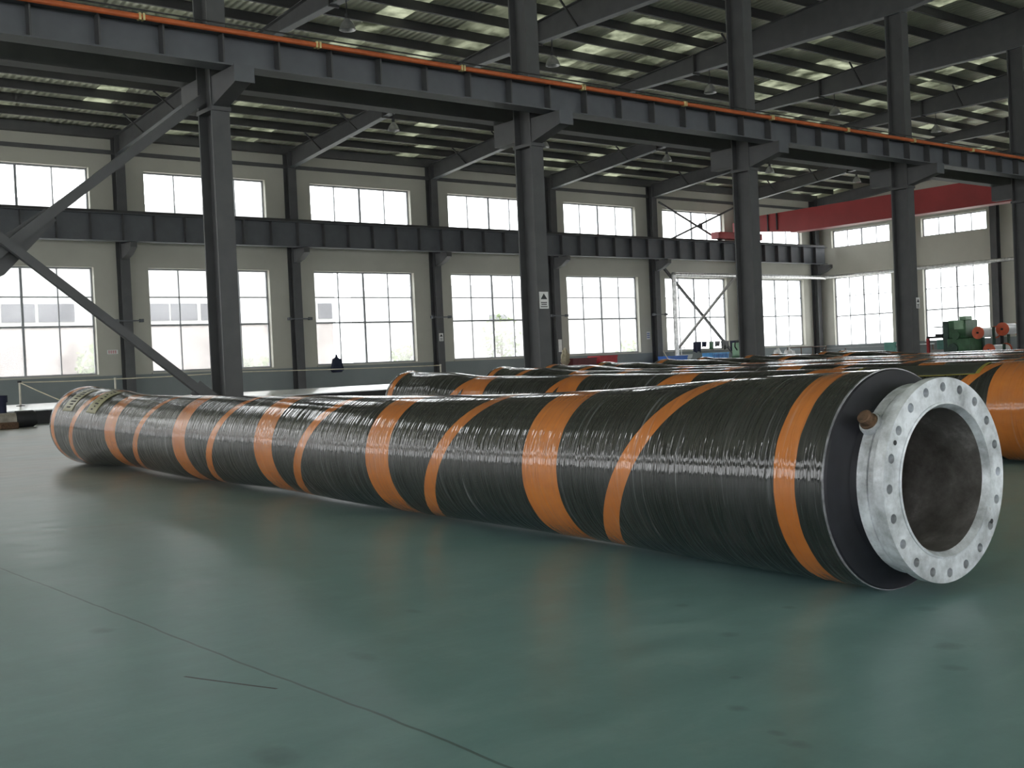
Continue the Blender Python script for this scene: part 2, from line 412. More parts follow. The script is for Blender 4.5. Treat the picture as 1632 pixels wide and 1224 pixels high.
holes_far = []
for k in range(-5, 6):
    c = GX0 + S*k + 3.0
    holes_far += [(c-2.13, c+2.13, 1.05, 4.39), (c-2.13, c+2.13, 6.0, 7.48)]
grid_wall('wall_far', 'x', YW, YW+.28, XL, XE+.28, lambda a: 8.74, holes_far, 'x')
for h in holes_far:
    if h[0] > 6: window('x', YW+.20, h[0], h[1], h[2], h[3], (2.56, 3.47) if h[2] < 2 else ())
holes_end = []
for (a0, a1) in ((31.28, 34.6), (26.33, 29.58), (21.6, 24.9), (16.8, 20.1)):
    holes_end += [(a0, a1, .95, 4.41), (a0, a1, 5.93, 6.80)]
grid_wall('wall_right', 'y', XE, XE+.28, YN, YW, roof_z, holes_end + [(YR, YR+.001, 8.0, 8.001)], 'y')
for h in holes_end:
    if h[0] > 20: window('y', XE+.20, h[0], h[1], h[2], h[3], (2.45, 3.45) if h[2] < 2 else ())
holes_near = []
for k in range(-5, 6):
    c = GX0 + S*k + 3.0
    holes_near += [(c-2.4, c+2.4, 1.3, 5.2), (c-2.4, c+2.4, 6.0, 7.6)]
grid_wall('wall_near', 'x', YN-.28, YN, XL, XE+.28, lambda a: 8.74, holes_near, 'x')
holes_left = [(-20, -8, 0.0, 6.0)]
for k in range(7):
    c = -2.0 + 6.0*k
    holes_left += [(c-2.13, c+2.13, 1.05, 4.39), (c-2.13, c+2.13, 6.0, 7.48)]
grid_wall('wall_left', 'y', XL-.28, XL, YN, YW, roof_z, holes_left + [(YR, YR+.001, 8.0, 8.001)], 'y')
rf = MB(); t = .03
for y0, y1 in ((YR, YW+.4), (YN-.4, YR)):
    rf.ext([(y0, roof_z(y0)), (y1, roof_z(y1)), (y1, roof_z(y1)+t), (y0, roof_z(y0)+t)], (XL-.3,0,0), (0,1,0), (0,0,1), (1,0,0), XE+.6-XL)
tag(rf.build('ceiling', M['roof']), kind='structure')
# horizontal wall rails of the long and the end wall
tr1 = MB(); tr1.box(6, XE-.02, YW-.09, YW-.005, 7.93, 8.05); tag(tr1.build('trim_1', M['steel']), kind='structure')
tr2 = MB(); tr2.box(6, XE-.02, YW-.22, YW-.005, 8.40, 8.70); tag(tr2.build('trim_2', M['steel']), kind='structure')
tr3 = MB(); tr3.box(XE-.09, XE-.005, 15, YW-.1, 7.93, 8.05); tag(tr3.build('trim_3', M['steel']), kind='structure')
sills = MB()
for h in holes_far:
    if h[2] < 2 and h[0] > 6: sills.box(h[0]-.05, h[1]+.05, YW-.05, YW+.16, h[2]-.05, h[2]-.001)
tag(sills.build('trim_4', M['wall']), kind='structure')

# ------------------------------------------------------------------ columns
WALLCOL = ['first', 'second', 'third', 'fourth', 'fifth', 'sixth', 'corner']
def h_column(root, x, y, d, w, z1, tf=.025, tw=.02):
    """H section: flanges face +-y"""
    m = MB(); m.ext(I_poly(w, d, tf, tw), (x, y, .02), (1,0,0), (0,1,0), (0,0,1), z1-.02)
    return m.build('shaft', M['steel'], root)
wall_labels = [
    'dark steel wall column left of the rope barrier, behind the slanting brace foot',
    'dark steel wall column between the jacket sill window and its left neighbour window',
    'dark steel wall column carrying a small white notice, right of the jacket window',
    'dark steel wall column mostly hidden behind the interior column with the warning sign',
    'dark steel wall column left of the cross-braced window bay',
    'dark steel wall column hidden behind the interior column beside the green cabinet',
    'dark steel column in the corner where the two windowed walls meet']
for k in range(7):
    x = GX0 + S*k if k < 6 else 49.25
    root = thing('wall_column', wall_labels[k], 'column', 'columns along the windowed wall', (0,0,0))
    h_column(root, x, YW-.19, .36, .30, 8.45)
    m = MB(); m.box(x-.2, x+.2, YW-.42, YW-.01, 0, .02); m.build('base_plate', M['steel'], root)
    m = MB(); m.ext([(YW-.37, 5.08), (YW-1.13, 5.08), (YW-1.13, 4.92), (YW-.78, 4.72), (YW-.37, 4.62)], (x-.11,0,0), (0,1,0), (0,0,1), (1,0,0), .22)
    m.build('crane_bracket', M['steel'], root)
    if k < 6:
        m = MB(); m.box(x-.46, x+.46, YW-.46, YW-.375, 2.67, 2.71); m.box(x-.46, x-.34, YW-.48, YW-.375, 2.64, 2.74); m.box(x+.34, x+.46, YW-.48, YW-.375, 2.64, 2.74)
        m.build('cable_bracket', M['steel_light'], root)
for i, (y, lab) in enumerate(((30.43, 'steel end wall column hidden behind the interior column with the small notice'), (25.85, 'steel end wall column right of the last window above the reels'))):
    root = thing('wall_column', lab, 'column', 'columns along the end wall')
    m = MB(); m.ext(I_poly(.30, .34, .025, .02), (XE-.18, y, 0), (0,1,0), (1,0,0), (0,0,1), roof_z(y)-.25)
    m.build('shaft', M['steel'], root)
int_labels = [
    'heavy dark steel interior column with two slanting braces meeting it',
    'heavy dark steel interior column carrying a white warning sign with a black triangle',
    'heavy dark steel interior column with the green cabinet at its left',
    'heavy dark steel interior column with a small notice, left of the green machine',
    'heavy dark steel interior column cut by the right edge, in front of the reels']
YI = 15.55
for k in range(5):
    x = 7.30 + S*k
    root = thing('interior_column', int_labels[k], 'column', 'interior crane columns')
    h_column(root, x, YI, .46, .28, 8.93, .03, .02)
    m = MB(); m.box(x-.25, x+.25, YI-.35, YI+.35, 0, .02); m.build('base_plate', M['steel'], root)
    # corbels carrying a runway beam each side of the column
    m = MB()
    m.ext([(YI-.23, 4.72), (YI-1.02, 4.92), (YI-1.02, 5.14), (YI-.23, 5.14)], (x-.12,0,0), (0,1,0), (0,0,1), (1,0,0), .24)
    m.build('corbel', M['steel'], root)
    m = MB(); m.box(x-.15, x+.15, YI-1.04, YI-1.021, 4.90, 5.14); m.build('corbel_end_plate', M['steel_light'], root)
    m = MB()
    m.ext([(YI+.23, 4.80), (YI+.82, 4.80), (YI+.82, 5.205), (YI+.23, 5.205)], (x-.12,0,0), (0,1,0), (0,0,1), (1,0,0), .24)
    m.build('corbel', M['steel'], root)
    m = MB(); m.box(x-.15, x+.15, YI-.26, YI+.26, 4.66, 4.72); m.build('cap_plate', M['steel'], root)

# ------------------------------------------------------------------ rafters and purlins
raft_lab = ['first', 'second', 'third', 'fourth', 'fifth', 'sixth']
raft_where = ['rising over the slanting brace at the first wall column', 'from the second wall column to the roof', 'from the third wall column to the roof',
              'from the fourth wall column behind the warning sign column', 'from the fifth wall column left of the cross brace', 'from the sixth wall column over the red crane', 'along the top of the end wall above the red crane']
for k in range(7):
    x = GX0 + S*k if k < 6 else 49.3
    root = thing('roof_rafter', 'deep tapered dark steel rafter ' + raft_where[k], 'roof beam', 'roof rafters')
    bot = [(35.17,7.93),(24.4,8.98),(15.55,8.95),(9.5,9.6),(6.0,9.8)]
    top = [(y, roof_z(y)-.252) for y, _ in bot]
    m = MB(); m.ext(bot + top[::-1], (x-.01,0,0), (0,1,0), (0,0,1), (1,0,0), .02); m.build('web', M['steel'], root)
    m = MB()
    for (ya, za), (yb, zb) in zip(bot, bot[1:]): m.ext([(ya,za),(yb,zb),(yb,zb-.02),(ya,za-.02)], (x-.11,0,0), (0,1,0), (0,0,1), (1,0,0), .22)
    m.build('bottom_flange', M['steel_light'], root)
    m = MB(); m.ext([top[0], top[-1], (top[-1][0], top[-1][1]-.02), (top[0][0], top[0][1]-.02)], (x-.11,0,0), (0,1,0), (0,0,1), (1,0,0), .22)
    m.build('top_flange', M['steel'], root)
    if k < 6:
        for y in (29.2, 22.0):
            m = MB()
            zb = 7.93 + (35.17-y)/(35.17-24.4)*1.05 if y > 24.4 else 8.97
            m.box(x-.13, x+.13, y-.02, y+.02, zb-.06, roof_z(y)-.275)
            m.build('splice_plate', M['purlin'], root)
        for y in (33.1, 30.8, 26.2, 20.5):
            zb = 7.93 + (35.17-y)/(35.17-24.4)*1.05 if y > 24.4 else 8.97
            for s in (-1, 1):
                m = MB(); m.bar((x+s*.02, y, zb+.03), (x+s*.62, y, roof_z(y)-.22), .04, .04); m.build('fly_brace', M['purlin'], root)
ordn = ['first','second','third','fourth','fifth','sixth','seventh','eighth','ninth','tenth','eleventh','twelfth','thirteenth','fourteenth','fifteenth','sixteenth','seventeenth','eighteenth']
for i in range(18):
    y = 34.15 - 1.15*i; z = roof_z(y)
    m = MB()
    # Z section: web + two lips
    m.ext([(0,0),(.07,0),(.07,-.012),(.012,-.012),(.012,-.25),(-.06,-.25),(-.06,-.238),(0,-.238)], (2, y, z), (0,1,0), (0,0,1), (1,0,0), XE-2.3)
    o = m.build('roof_purlin', M['purlin'])
    tag(o, 'thin dark roof purlin, %s counting from the windowed wall up the slope' % ordn[i], 'purlin', 'roof purlins', 'thing')

# ------------------------------------------------------------------ crane runway beams
def runway(name, label, x0, x1, y, z0, z1, bf, nstep, off, side, lit, stiff_mat):
    root = thing(name, label, 'crane beam', 'crane runway beams')
    h = z1-z0
    m = MB(); m.ext(I_poly(bf, h, .022, .014), (x0, y, (z0+z1)/2), (0,1,0), (0,0,1), (1,0,0), x1-x0); m.build('girder', lit, root)
    x = x0 + off
    while x < x1:
        m = MB(); m.box(x-.012, x+.012, *sorted((y+side*.009, y+side*(bf/2-.01))), z0+.023, z1-.023); m.build('stiffener', stiff_mat, root)
        x += nstep
    m = MB(); m.box(x0, x1, y-.035, y+.035, z1+.001, z1+.10); m.build('rail', M['purlin'], root)
    return root
runway('crane_beam', 'long grey plate girder on the windowed wall between its two window rows', 6.5, 49.0, 34.62, 5.10, 5.95, .36, 1.0, .55, -1, M['steel_light'], M['steel'])
runway('crane_beam', 'blue grey stiffened girder on the interior columns, carrying the orange rail', 2.5, 43.0, 14.86, 5.16, 5.62, .34, .86, .3, -1, M['steel_light'], M['steel'])
runway('crane_beam', 'dark girder behind the interior columns, seen from below, under the crane end', 2.5, 43.0, 16.22, 5.21, 5.66, .30, 1.0, .5, 1, M['steel'], M['steel'])
root = thing('conductor_rail', 'thin orange conductor pipe along the top of the interior crane girder', 'pipe')
m = MB(); m.tube((2.5, 14.60, 5.60), (43, 14.60, 5.60), .038, 10); m.build('pipe', M['orange_pipe'], root)
x = 5.9
while x < 42:
    m = MB(); m.box(x-.04, x-.012, 14.555, 14.645, 5.555, 5.645); m.box(x+.012, x+.04, 14.555, 14.645, 5.555, 5.645); m.build('clamp', M['clamp'], root); x += 2.63
m = MB(); m.tube((2.5, 14.86, 5.78), (43, 14.86, 5.78), .012, 6); tag(m.build('cable', M['purlin']), 'thin dark cable stretched above the orange conductor pipe', 'cable', kind='thing')

# red overhead crane
root = thing('overhead_crane', 'red box girder bridge crane spanning to the end window wall', 'crane')
m = MB(); m.ext([(16.7, 6.10), (31.2, 6.10), (34.1, 6.42), (34.1, 7.00), (16.7, 7.05)], (41.75,0,0), (0,1,0), (0,0,1), (1,0,0), .55); m.build('bridge_girder', M['red'], root)
m = MB(); m.box(41.70, 42.36, 16.7, 31.2, 6.05, 6.099); m.build('bottom_flange', M['red'], root)
m = MB(); m.box(40.65, 43.8, 34.40, 34.84, 6.12, 6.42); m.build('end_carriage', M['red'], root)
m = MB(); m.box(40.65, 43.8, 16.05, 16.45, 5.90, 6.25); m.build('end_carriage', M['red'], root)
for x in (41.0, 43.4):
    m = MB(); m.tube((x, 34.56, 6.16), (x, 34.68, 6.16), .10, 16); m.build('wheel', M['dark'], root)
    m = MB(); m.tube((x, 16.16, 5.87), (x, 16.28, 5.87), .10, 16); m.build('wheel', M['dark'], root)
for y in (31.9, 32.4):
    m = MB(); m.box(41.7, 41.749, y, y+.06, 6.25, 7.0); m.build('cable_strap', M['dark'], root)
m = MB(); m.box(41.72, 42.33, 34.101, 34.45, 6.42, 6.85); m.build('girder_end', M['red'], root)

# ------------------------------------------------------------------ slanting and crossed braces
def flat_brace(name, label, p, q, w, cat='brace', mat='steel', ends=True):
    root = thing(name, label, cat)
    m = MB(); m.bar(p, q, w, w*.8, (0,1,0)); m.build('bar', M[mat], root)
    d = (Vector(q)-Vector(p)).normalized()
    if ends:
        m = MB()
        m.bar(Vector(p)-d*.02, Vector(p)+d*.45, .02, w*2.0, (0,0,1)); m.build('gusset_plate', M[mat], root)
        m = MB()
        m.bar(Vector(q)-d*.45, Vector(q)+d*.02, .02, w*2.0, (0,0,1)); m.build('gusset_plate', M[mat], root)
    return root
r1 = flat_brace('slanting_brace', 'thick steel brace rising to the top of the first interior column', (2.2, 15.55, .95), (7.13, 15.55, 4.86), .13, ends=False)
m = MB(); m.ext([(3.7,2.02),(4.3,2.28),(5.0,3.02),(4.86,3.17),(4.3,2.78),(3.55,2.25)], (0,15.60,0), (1,0,0), (0,0,1), (0,1,0), .02); m.build('gusset_plate', M['steel'], r1)
r2 = flat_brace('slanting_brace', 'steel brace falling from upper edge to the foot of the first interior column', (2.6, 15.42, 4.05), (7.10, 15.42, .42), .115)
for p, q, lab, w in (((37.50, 35.10, 4.90), (42.3, 35.10, .72), 'dark diagonal brace over the lower window behind the pipe, falling to the green cabinet', .11),
                  ((38.0, 34.98, .95), (42.55, 34.98, 4.55), 'pale diagonal brace over the lower window, rising to the silver pipe', .11),
                  ((37.50, 35.10, 7.70), (41.8, 35.10, 6.03), 'dark diagonal brace over the upper window, falling to the red crane end', .075),
                  ((38.0, 34.98, 6.03), (42.6, 34.98, 7.72), 'dark diagonal brace over the upper window, rising to the right', .075)):
    cb = flat_brace('cross_brace', lab, p, q, w, 'brace', 'pale_steel' if 'pale' in lab else 'steel', False)
m = MB(); m.box(40.06, 40.30, 35.03, 35.05, 6.62, 6.86); m.build('gusset_plate', M['steel'], cb)

# silver insulated pipe
root = thing('insulated_pipe', 'silver jacketed pipe running under the crane beam and round the corner', 'pipe')
m = MB(); m.path([(37.9, 34.75, 0), (37.9, 34.75, 4.40)], .10, 14); m.build('riser', M['galv'], root)
m = MB(); m.path([(37.9, 34.75, 4.44), (49.0, 34.75, 4.44)], .10, 14); m.build('wall_run', M['galv'], root)
m = MB(); m.path([(49.15, 34.85, 4.44), (49.15, 16.5, 4.42)], .085, 14); m.build('end_wall_run', M['galv'], root)
m = MB(); m.lathe([(0,-.115),(.08,-.10),(.115,0),(.08,.10),(0,.115)], (37.9, 34.75, 4.44), (0,0,1), 16); m.build('elbow', M['galv'], root)
m = MB(); m.lathe([(0,-.115),(.08,-.10),(.115,0),(.08,.10),(0,.115)], (49.1, 34.78, 4.44), (0,0,1), 16); m.build('elbow', M['galv'], root)

# ------------------------------------------------------------------ pendant lamps
lamp_where = {}
def lamp(x, y, zrim, ztop, label):
    root = thing('pendant_lamp', label, 'lamp', 'high bay pendant lamps', (x, y, zrim))
    m = MB(); m.lathe([(.185,0),(.177,.04),(.135,.14),(.08,.21),(.045,.25),(0,.25),], (0,0,0), (0,0,1), 24)
    m.lathe([(.182,.003),(.165,.04),(.125,.13),(.07,.20),(0,.22)], (0,0,0), (0,0,1), 24); m.build('reflector', M['lamp'], root)
    m = MB(); m.lathe([(0,.04),(.035,.06),(.045,.11),(.025,.17),(0,.19)], (0,0,0), (0,0,1), 12); m.build('bulb', M['white'], root)
    m = MB(); m.lathe([(0,.245),(.045,.25),(.045,.35),(0,.36)], (0,0,0), (0,0,1), 12); m.build('ballast', M['dark'], root)
    m = MB(); m.tube((0,0,.35), (0,0,ztop-zrim), .012, 6); m.build('rod', M['dark'], root)
L1 = ['second', 'third', 'fourth', 'fifth', 'sixth']
lw = ['hanging nearest, left of the warning sign column', 'half hidden by the warning sign column', 'hanging left of the column beside the green cabinet', 'hanging just right of the green cabinet column', 'hanging furthest, above the red crane']
for k in range(5):
    lamp(GX0+S*(k+1), 28.8, 8.0, 8.58, 'grey dome lamp of the lower row, %s' % lw[k])
lw = ['above the orange conductor rail at left', 'just right of the warning sign column top', 'between the warning sign column and the next column', 'right of the green cabinet column', 'by the fourth column']
for k in range(5):
    lamp(GX0+S*k+.05, 21.55, 8.30, 9.0, 'grey dome lamp high in the roof, %s' % lw[k])

# ------------------------------------------------------------------ signs
def sign(name, label, axis_y, x, z, w, h, face, marks):
    root = thing(name, label, 'sign', None, (x, axis_y, z))
    m = MB(); m.box(-w/2, w/2, -.006, 0, -h/2, h/2); m.build('board', face, root)
    marks(root, w, h); return root
def warn(root, w, h):
    m = MB()
    m.ext([(-w*.36, h*.06), (w*.36, h*.06), (0, h*.40)], (0,-.009,0), (1,0,0), (0,0,1), (0,1,0), .0025); m.build('triangle', M['ink'], root)
    m = MB()
    for zc, ww in ((-.14,.34),(-.25,.30),(-.38,.38)):
        n = 5
        for i in range(n):
            x0 = -w*ww + 2*w*ww*i/n; m.box(x0, x0+2*w*ww/n*.72, -.009, -.0065, h*zc-h*.035, h*zc+h*.035)
    m.build('text_lines', M['ink'], root)
def lines(mat):
    def f(root, w, h):
        m = MB()
        for zc in (.25, 0, -.25):
            for i in range(4):
                x0 = -w*.4 + w*.8*i/4; m.box(x0, x0+w*.14, -.009, -.0065, h*zc-h*.07, h*zc+h*.07)
        m.build('text_lines', mat, root)
    return f
sign('warning_sign', 'white warning sign with black triangle on the second interior column', YI-.231, 13.30, 1.93, .21, .30, M['white'], warn)
sign('warning_sign', 'small white warning sign on the fourth interior column', YI-.231, 25.42, 1.86, .15, .26, M['white'], warn)
sign('notice', 'small white notice with triangle on the wall column right of the jacket window', YW-.372, 25.31, 1.93, .19, .30, M['white'], warn)
sign('notice', 'small pink notice on the wall left of the first wall column', YW-.002, 12.90, 1.74, .34, .13, M['white'], lines(M['redink']))
sign('notice', 'small blue notice on the wall left of the cross-braced bay column', YW-.002, 36.95, 1.78, .22, .34, M['white'], lines(M['blueink']))
sign('notice', 'white paper sheet on the wall column behind the warning sign column', YW-.372, 31.33, 1.45, .19, .52, M['white'], lines(M['white']))

# ------------------------------------------------------------------ hoses
KT = [0.19,.9,1.7,2.6,3.8,5.2,6.8,8.2,9.1,9.6,9.893,10.013]
KR = [.3838,.3730,.3470,.3373,.3380,.3305,.3430,.3340,.3800,.388,.4010,.2950]
KZ = [.3842,.3731,.3600,.3503,.3450,.3560,.3525,.3720,.3880,.388,.4012,.3830]
def pchip(K, V, t):
    n = len(K)
    h = [K[i+1]-K[i] for i in range(n-1)]; d = [(V[i+1]-V[i])/h[i] for i in range(n-1)]; mm = [0.0]*n
    mm[0] = d[0]
    for i in range(1, n-1):
        mm[i] = 0 if d[i-1]*d[i] <= 0 else 3*(h[i-1]+h[i])/((2*h[i]+h[i-1])/d[i-1] + (h[i]+2*h[i-1])/d[i])
    i = 0
    while i < n-2 and t > K[i+1]: i += 1
    u = (t-K[i])/h[i]
    return (1+2*u)*(1-u)**2*V[i] + u*(1-u)**2*h[i]*mm[i] + u*u*(3-2*u)*V[i+1] + u*u*(u-1)*h[i]*mm[i+1]
HELT = [-1.9,-.3,1.236,2.71,4.32,5.80,7.43,9.19,10.9]; HELV = [-2,-1,0,1,2,3,4,5,6]
AXD = Vector((math.cos(-1.623), math.sin(-1.623), 0)); LAT = Vector((-AXD.y, AXD.x, 0)); UP = Vector((0,0,1))
T_END = KT[-1]
def hose_body(name, parent, phase, seed, nt_=230, na=72, mat=None, wob=.0):
    """cover of one hose in local coordinates: flange face at the origin, hose running along -AXD"""
    r_ = random.Random(seed); ph = [r_.uniform(0, 6.28) for _ in range(4)]; am = [r_.uniform(.4, 1) for _ in range(4)]
    bm = bmesh.new(); uv = bm.loops.layers.uv.new('along'); uv2 = bm.loops.layers.uv.new('spiral')
    ts = [KT[0] + (T_END-KT[0])*i/nt_ for i in range(nt_)]
    ts = [t for t in ts if t < T_END-.2] + [T_END-.2+.2*math.sin(PI/2*i/12) for i in range(13)]
    rings = []
    for t in ts:
        w = wob*(math.sin(1.1*t+ph[0])*am[0] + .6*math.sin(2.3*t+ph[1])*am[1])*max(0, min(1, (9.6-t)/2))*max(0, min(1, (t-.3)/2))
        r = pchip(KT, KR, t)*(1+w); z = pchip(KT, KZ, t) + .3*w
        lat = pchip([.19,5.0,10.02], [-.02,.03,0], t) if mat is None else 0
        c = -AXD*t + LAT*lat + UP*(z)
        rings.append([bm.verts.new(c + LAT*(r*math.cos(2*PI*j/na)) + UP*(r*math.sin(2*PI*j/na))) for j in range(na)])
    for i in range(len(ts)-1):
        g0, g1 = pchip(HELT, HELV, ts[i]), pchip(HELT, HELV, ts[i+1])
        for j in range(na):
            k = (j+1) % na
            f = bm.faces.new((rings[i][j], rings[i][k], rings[i+1][k], rings[i+1][j])); f.smooth = True
            a0, a1 = j/na, (j+1)/na
            for lp, (tt, gg, aa) in zip(f.loops, ((ts[i],g0,a0),(ts[i],g0,a1),(ts[i+1],g1,a1),(ts[i+1],g1,a0))):
                lp[uv].uv = (tt, aa); lp[uv2].uv = (gg, aa - .5 + phase)
    # closed far end
    c = bm.verts.new(-AXD*(T_END+.01) + UP*pchip(KT, KZ, T_END)); last = rings[-1]
    for j in range(na):
        f = bm.faces.new((last[j], last[(j+1)%na], c)); f.smooth = True
        for lp in f.loops: lp[uv].uv = (T_END, 0); lp[uv2].uv = (8.5, 0)
    bmesh.ops.recalc_face_normals(bm, faces=bm.faces[:])
    me = bpy.data.meshes.new(name); bm.to_mesh(me); bm.free(); me.materials.append(mat if isinstance(mat, bpy.types.Material) else M['hose'])
    return link(bpy.data.objects.new(name, me), parent)

def flange_disc(parent, zc, detail=True):
    """drilled flange plate, facing +AXD"""
    Ro, Ri, Rb, rh, th = .346, .262, .3135, .0158, .038
    bm = bmesh.new(); n = 20; sub = 12
    def P(r, a, d): return LAT*(r*math.cos(a)) + UP*(zc + r*math.sin(a)) + AXD*d
    na = n*sub
    def ringv(r, d): return [bm.verts.new(P(r, PI/2 + 2*PI*i/na, d)) for i in range(na)]
    holes = []
    # each sector (one per bolt): front and back faces with a round hole
    for d, flip in ((0, False), (-th, True)):
        o_, i_ = ringv(Ro, d), ringv(Ri, d)
        holes.append((o_, i_, []))
        for s in range(n):
            ac = PI/2 + 2*PI*s/n
            cc = P(Rb, ac, d); er = (P(Rb+1, ac, d)-cc).normalized(); ea = AXD.cross(er)
            m_ = 4*sub//2
            # boundary loop of the sector
            lo = [(s*sub - sub//2 + q) % na for q in range(sub+1)]
            outer = [o_[q] for q in lo]; inner = [i_[q] for q in lo]
            boundary = outer + inner[::-1]
            hv = []
            v = boundary[0].co - cc; a_0 = math.atan2(v.dot(ea), v.dot(er))
            v = boundary[sub].co - cc; a_1 = math.atan2(v.dot(ea), v.dot(er))
            sg = 1 if (a_1-a_0) % (2*PI) < PI else -1
            for q_ in range(len(boundary)):
                ang = a_0 + sg*2*PI*q_/len(boundary)
                hv.append(bm.verts.new(cc + er*(rh*math.cos(ang)) + ea*(rh*math.sin(ang))))
            L = len(boundary)
            for q in range(L):
                q2 = (q+1) % L
                if boundary[q] is boundary[q2]: continue
                bm.faces.new((boundary[q], boundary[q2], hv[q2], hv[q]))
            holes[-1][2].append(hv)
    (of, jf, hf), (ob, jb, hb) = holes
    for i in range(na):
        j = (i+1) % na
        bm.faces.new((of[i], of[j], ob[j], ob[i])).smooth = True
        bm.faces.new((jf[i], jf[j], jb[j], jb[i])).smooth = True
    for A, B in zip(hf, hb):
        for q in range(len(A)):
            q2 = (q+1) % len(A); bm.faces.new((A[q], A[q2], B[q2], B[q])).smooth = True
    bmesh.ops.remove_doubles(bm, verts=bm.verts[:], dist=1e-6)
    bmesh.ops.recalc_face_normals(bm, faces=bm.faces[:])
    me = bpy.data.meshes.new('flange'); bm.to_mesh(me); bm.free(); me.set_sharp_from_angle(angle=math.radians(32)); me.materials.append(M['flange'])
    return link(bpy.data.objects.new('flange', me), parent)

def hose(x, y, label, phase, seed, res=(230,72), near_end=True, mat=None, wob=.0):
    root = thing('floating_hose', label, 'hose', 'black and orange industrial hoses on the floor', (x, y, 0))
    hose_body('cover', root, phase, seed, res[0], res[1], mat, wob)
    zc = .3845; lat0 = -.02 if mat is None else 0
    A = LAT*lat0 + UP*zc
    if near_end:
        # dished rubber end, steel neck and flange
        m = MB(); m.lathe([(.3837,-.1905),(.380,-.180),(.360,-.174),(.322,-.164),(.312,-.156),(.300,-.150),(.296,-.118)], A*1.0, AXD, 72); m.build('end_rubber', M['end_rubber'], root)
        m = MB(); m.lathe([(.3835,-.196),(.3865,-.196),(.3870,-.189),(.3835,-.1885)], A, AXD, 72, True); m.build('film_edge', M['film_edge'], root)
        zf = zc + .005
        fo = Vector((0,0,0))
        m = MB(); m.lathe([(.318,-.122),(.327,-.117),(.328,-.078),(.322,-.074),(.322,-.070),(.334,-.067),(.336,-.046),(.332,-.0381),(.25,-.0381),(.25,-.122)], UP*zf, AXD, 72, True); m.build('collar', M['flange'], root)
        f = flange_disc(root, zf)
        m = MB(); m.lathe([(.264,-.002),(.264,.004),(.257,.006),(.250,-.006),(.243,-.02),(.262,-.03)], UP*zf, AXD, 72, True); m.build('raised_rim', M['flange'], root)
        m = MB(); m.lathe([(.2425,-.018),(.238,-.06),(.236,-.3),(.234,-1.0),(.230,-3.0),(0,-3.02)], UP*zf, AXD, 64); m.build('bore_lining', M['bore'], root)
        # rusty lifting stud on the collar
        a = math.radians(142); er = LAT*math.cos(a) + UP*math.sin(a)
        m = MB(); m.lathe([(0,.345),(.031,.346),(.031,.352),(.025,.354),(.025,.378),(.021,.382),(0,.382)], UP*zf + AXD*(-.098), er, 24); m.build('plug', M['rust'], root)
        m = MB(); m.lathe([(0,.300),(.040,.300),(.040,.336),(.036,.3455),(0,.3455)], UP*zf + AXD*(-.098), er, 24); m.build('plug_boss', M['flange'], root)
        for deg in (152, -33):
            a = math.radians(deg); er = LAT*math.cos(a) + UP*math.sin(a)
            m = MB(); m.tube(UP*zf + er*.3125 + AXD*.0004, UP*zf + er*.3125 + AXD*.0012, .0085, 14); m.build('dowel_hole_disc', M['dark'], root)  # flat dark discs paint the shade inside two small holes
    return root
main = hose(3.537, 2.051, 'nearest black hose with orange bands, plastic wrapped, galvanised flange facing out', 0.0, 1, (420, 120))
# khaki paper labels under the film at the far end
def patch(parent, name, mat, t0, t1, a0, a1, off, lat=True, n=14, sk=0):
    bm = bmesh.new(); g = []
    for i in range(n+1):
        row = []
        for j in range(n+1):
            a = math.radians(a0 + (a1-a0)*j/n); t = t0 + (t1-t0)*i/n + sk*(j/n)
            r = pchip(KT, KR, t) + off; la = pchip([.19,5.0,10.02], [-.02,.03,0], t) if lat else 0
            row.append(bm.verts.new(-AXD*t + LAT*(la + r*math.cos(a)) + UP*(pchip(KT, KZ, t) + r*math.sin(a))))
        g.append(row)
    for i in range(n):
        for j in range(n): bm.faces.new((g[i][j], g[i+1][j], g[i+1][j+1], g[i][j+1])).smooth = True
    bmesh.ops.recalc_face_normals(bm, faces=bm.faces[:])
    me = bpy.data.meshes.new(name); bm.to_mesh(me); bm.free(); me.materials.append(mat)
    o = link(bpy.data.objects.new(name, me), parent)
    s = o.modifiers.new('thickness', 'SOLIDIFY'); s.thickness = .0015; s.offset = 0
    return o
for (t0, t1) in ((9.28, 9.60), (8.62, 8.86)):
    lab = patch(main, 'paper_label', M['paperlabel'], t0, t1, 98, 152, .003); lab['label'] = 'khaki paper label with dark print'
    for i in range(9):
        a = 103 + i*5.2
        patch(lab, 'print', M['ink'], t0+.07 + .02*(i % 3), t1-.09 - .03*(i % 2), a, a+2.2, .0052, True, 4)
# the second hose, its far end to the left
h2 = hose(7.62, 2.12, 'second hose from the front, orange notched band beyond the big flange', .645, 2, (300, 96), False, M['hose_wide'], .0)
pt = patch(h2, 'blotted_name_patch', simple('dark_olive_patch', (.030,.034,.028), .4), 1.98, 3.0, 96, 128, .003, False); pt['label'] = 'dark olive patch edged in yellow, blotting out a name'  # added patch, stands for a blotted-out company name rather than print
ym = simple('yellow_border', (.22,.19,.03), .5)
for (t0, t1, a0, a1) in ((3.0, 3.03, 96, 128), (1.95, 1.98, 96, 128), (1.98, 3.0, 128, 129.5)):
    patch(pt, 'yellow_edge', ym, t0, t1, a0, a1, .0032, False, 8)
hl = ['hose in the pile directly behind the second hose', 'hose in the pile, third row back behind the second hose', 'hose in the pile whose left end rises before the red crate', 'hose in the pile whose left end lies before the cross-braced window',
      'hose in the pile behind the one ending at the braced window', 'hose in the pile left of the green cabinet end', 'hose in the pile third from the back', 'hose second from the back of the pile', 'rearmost hose of the pile, below the green machine']
xs = [9.0, 9.92, 10.98, 11.92, 12.9, 13.9, 14.9, 15.9, 16.9]
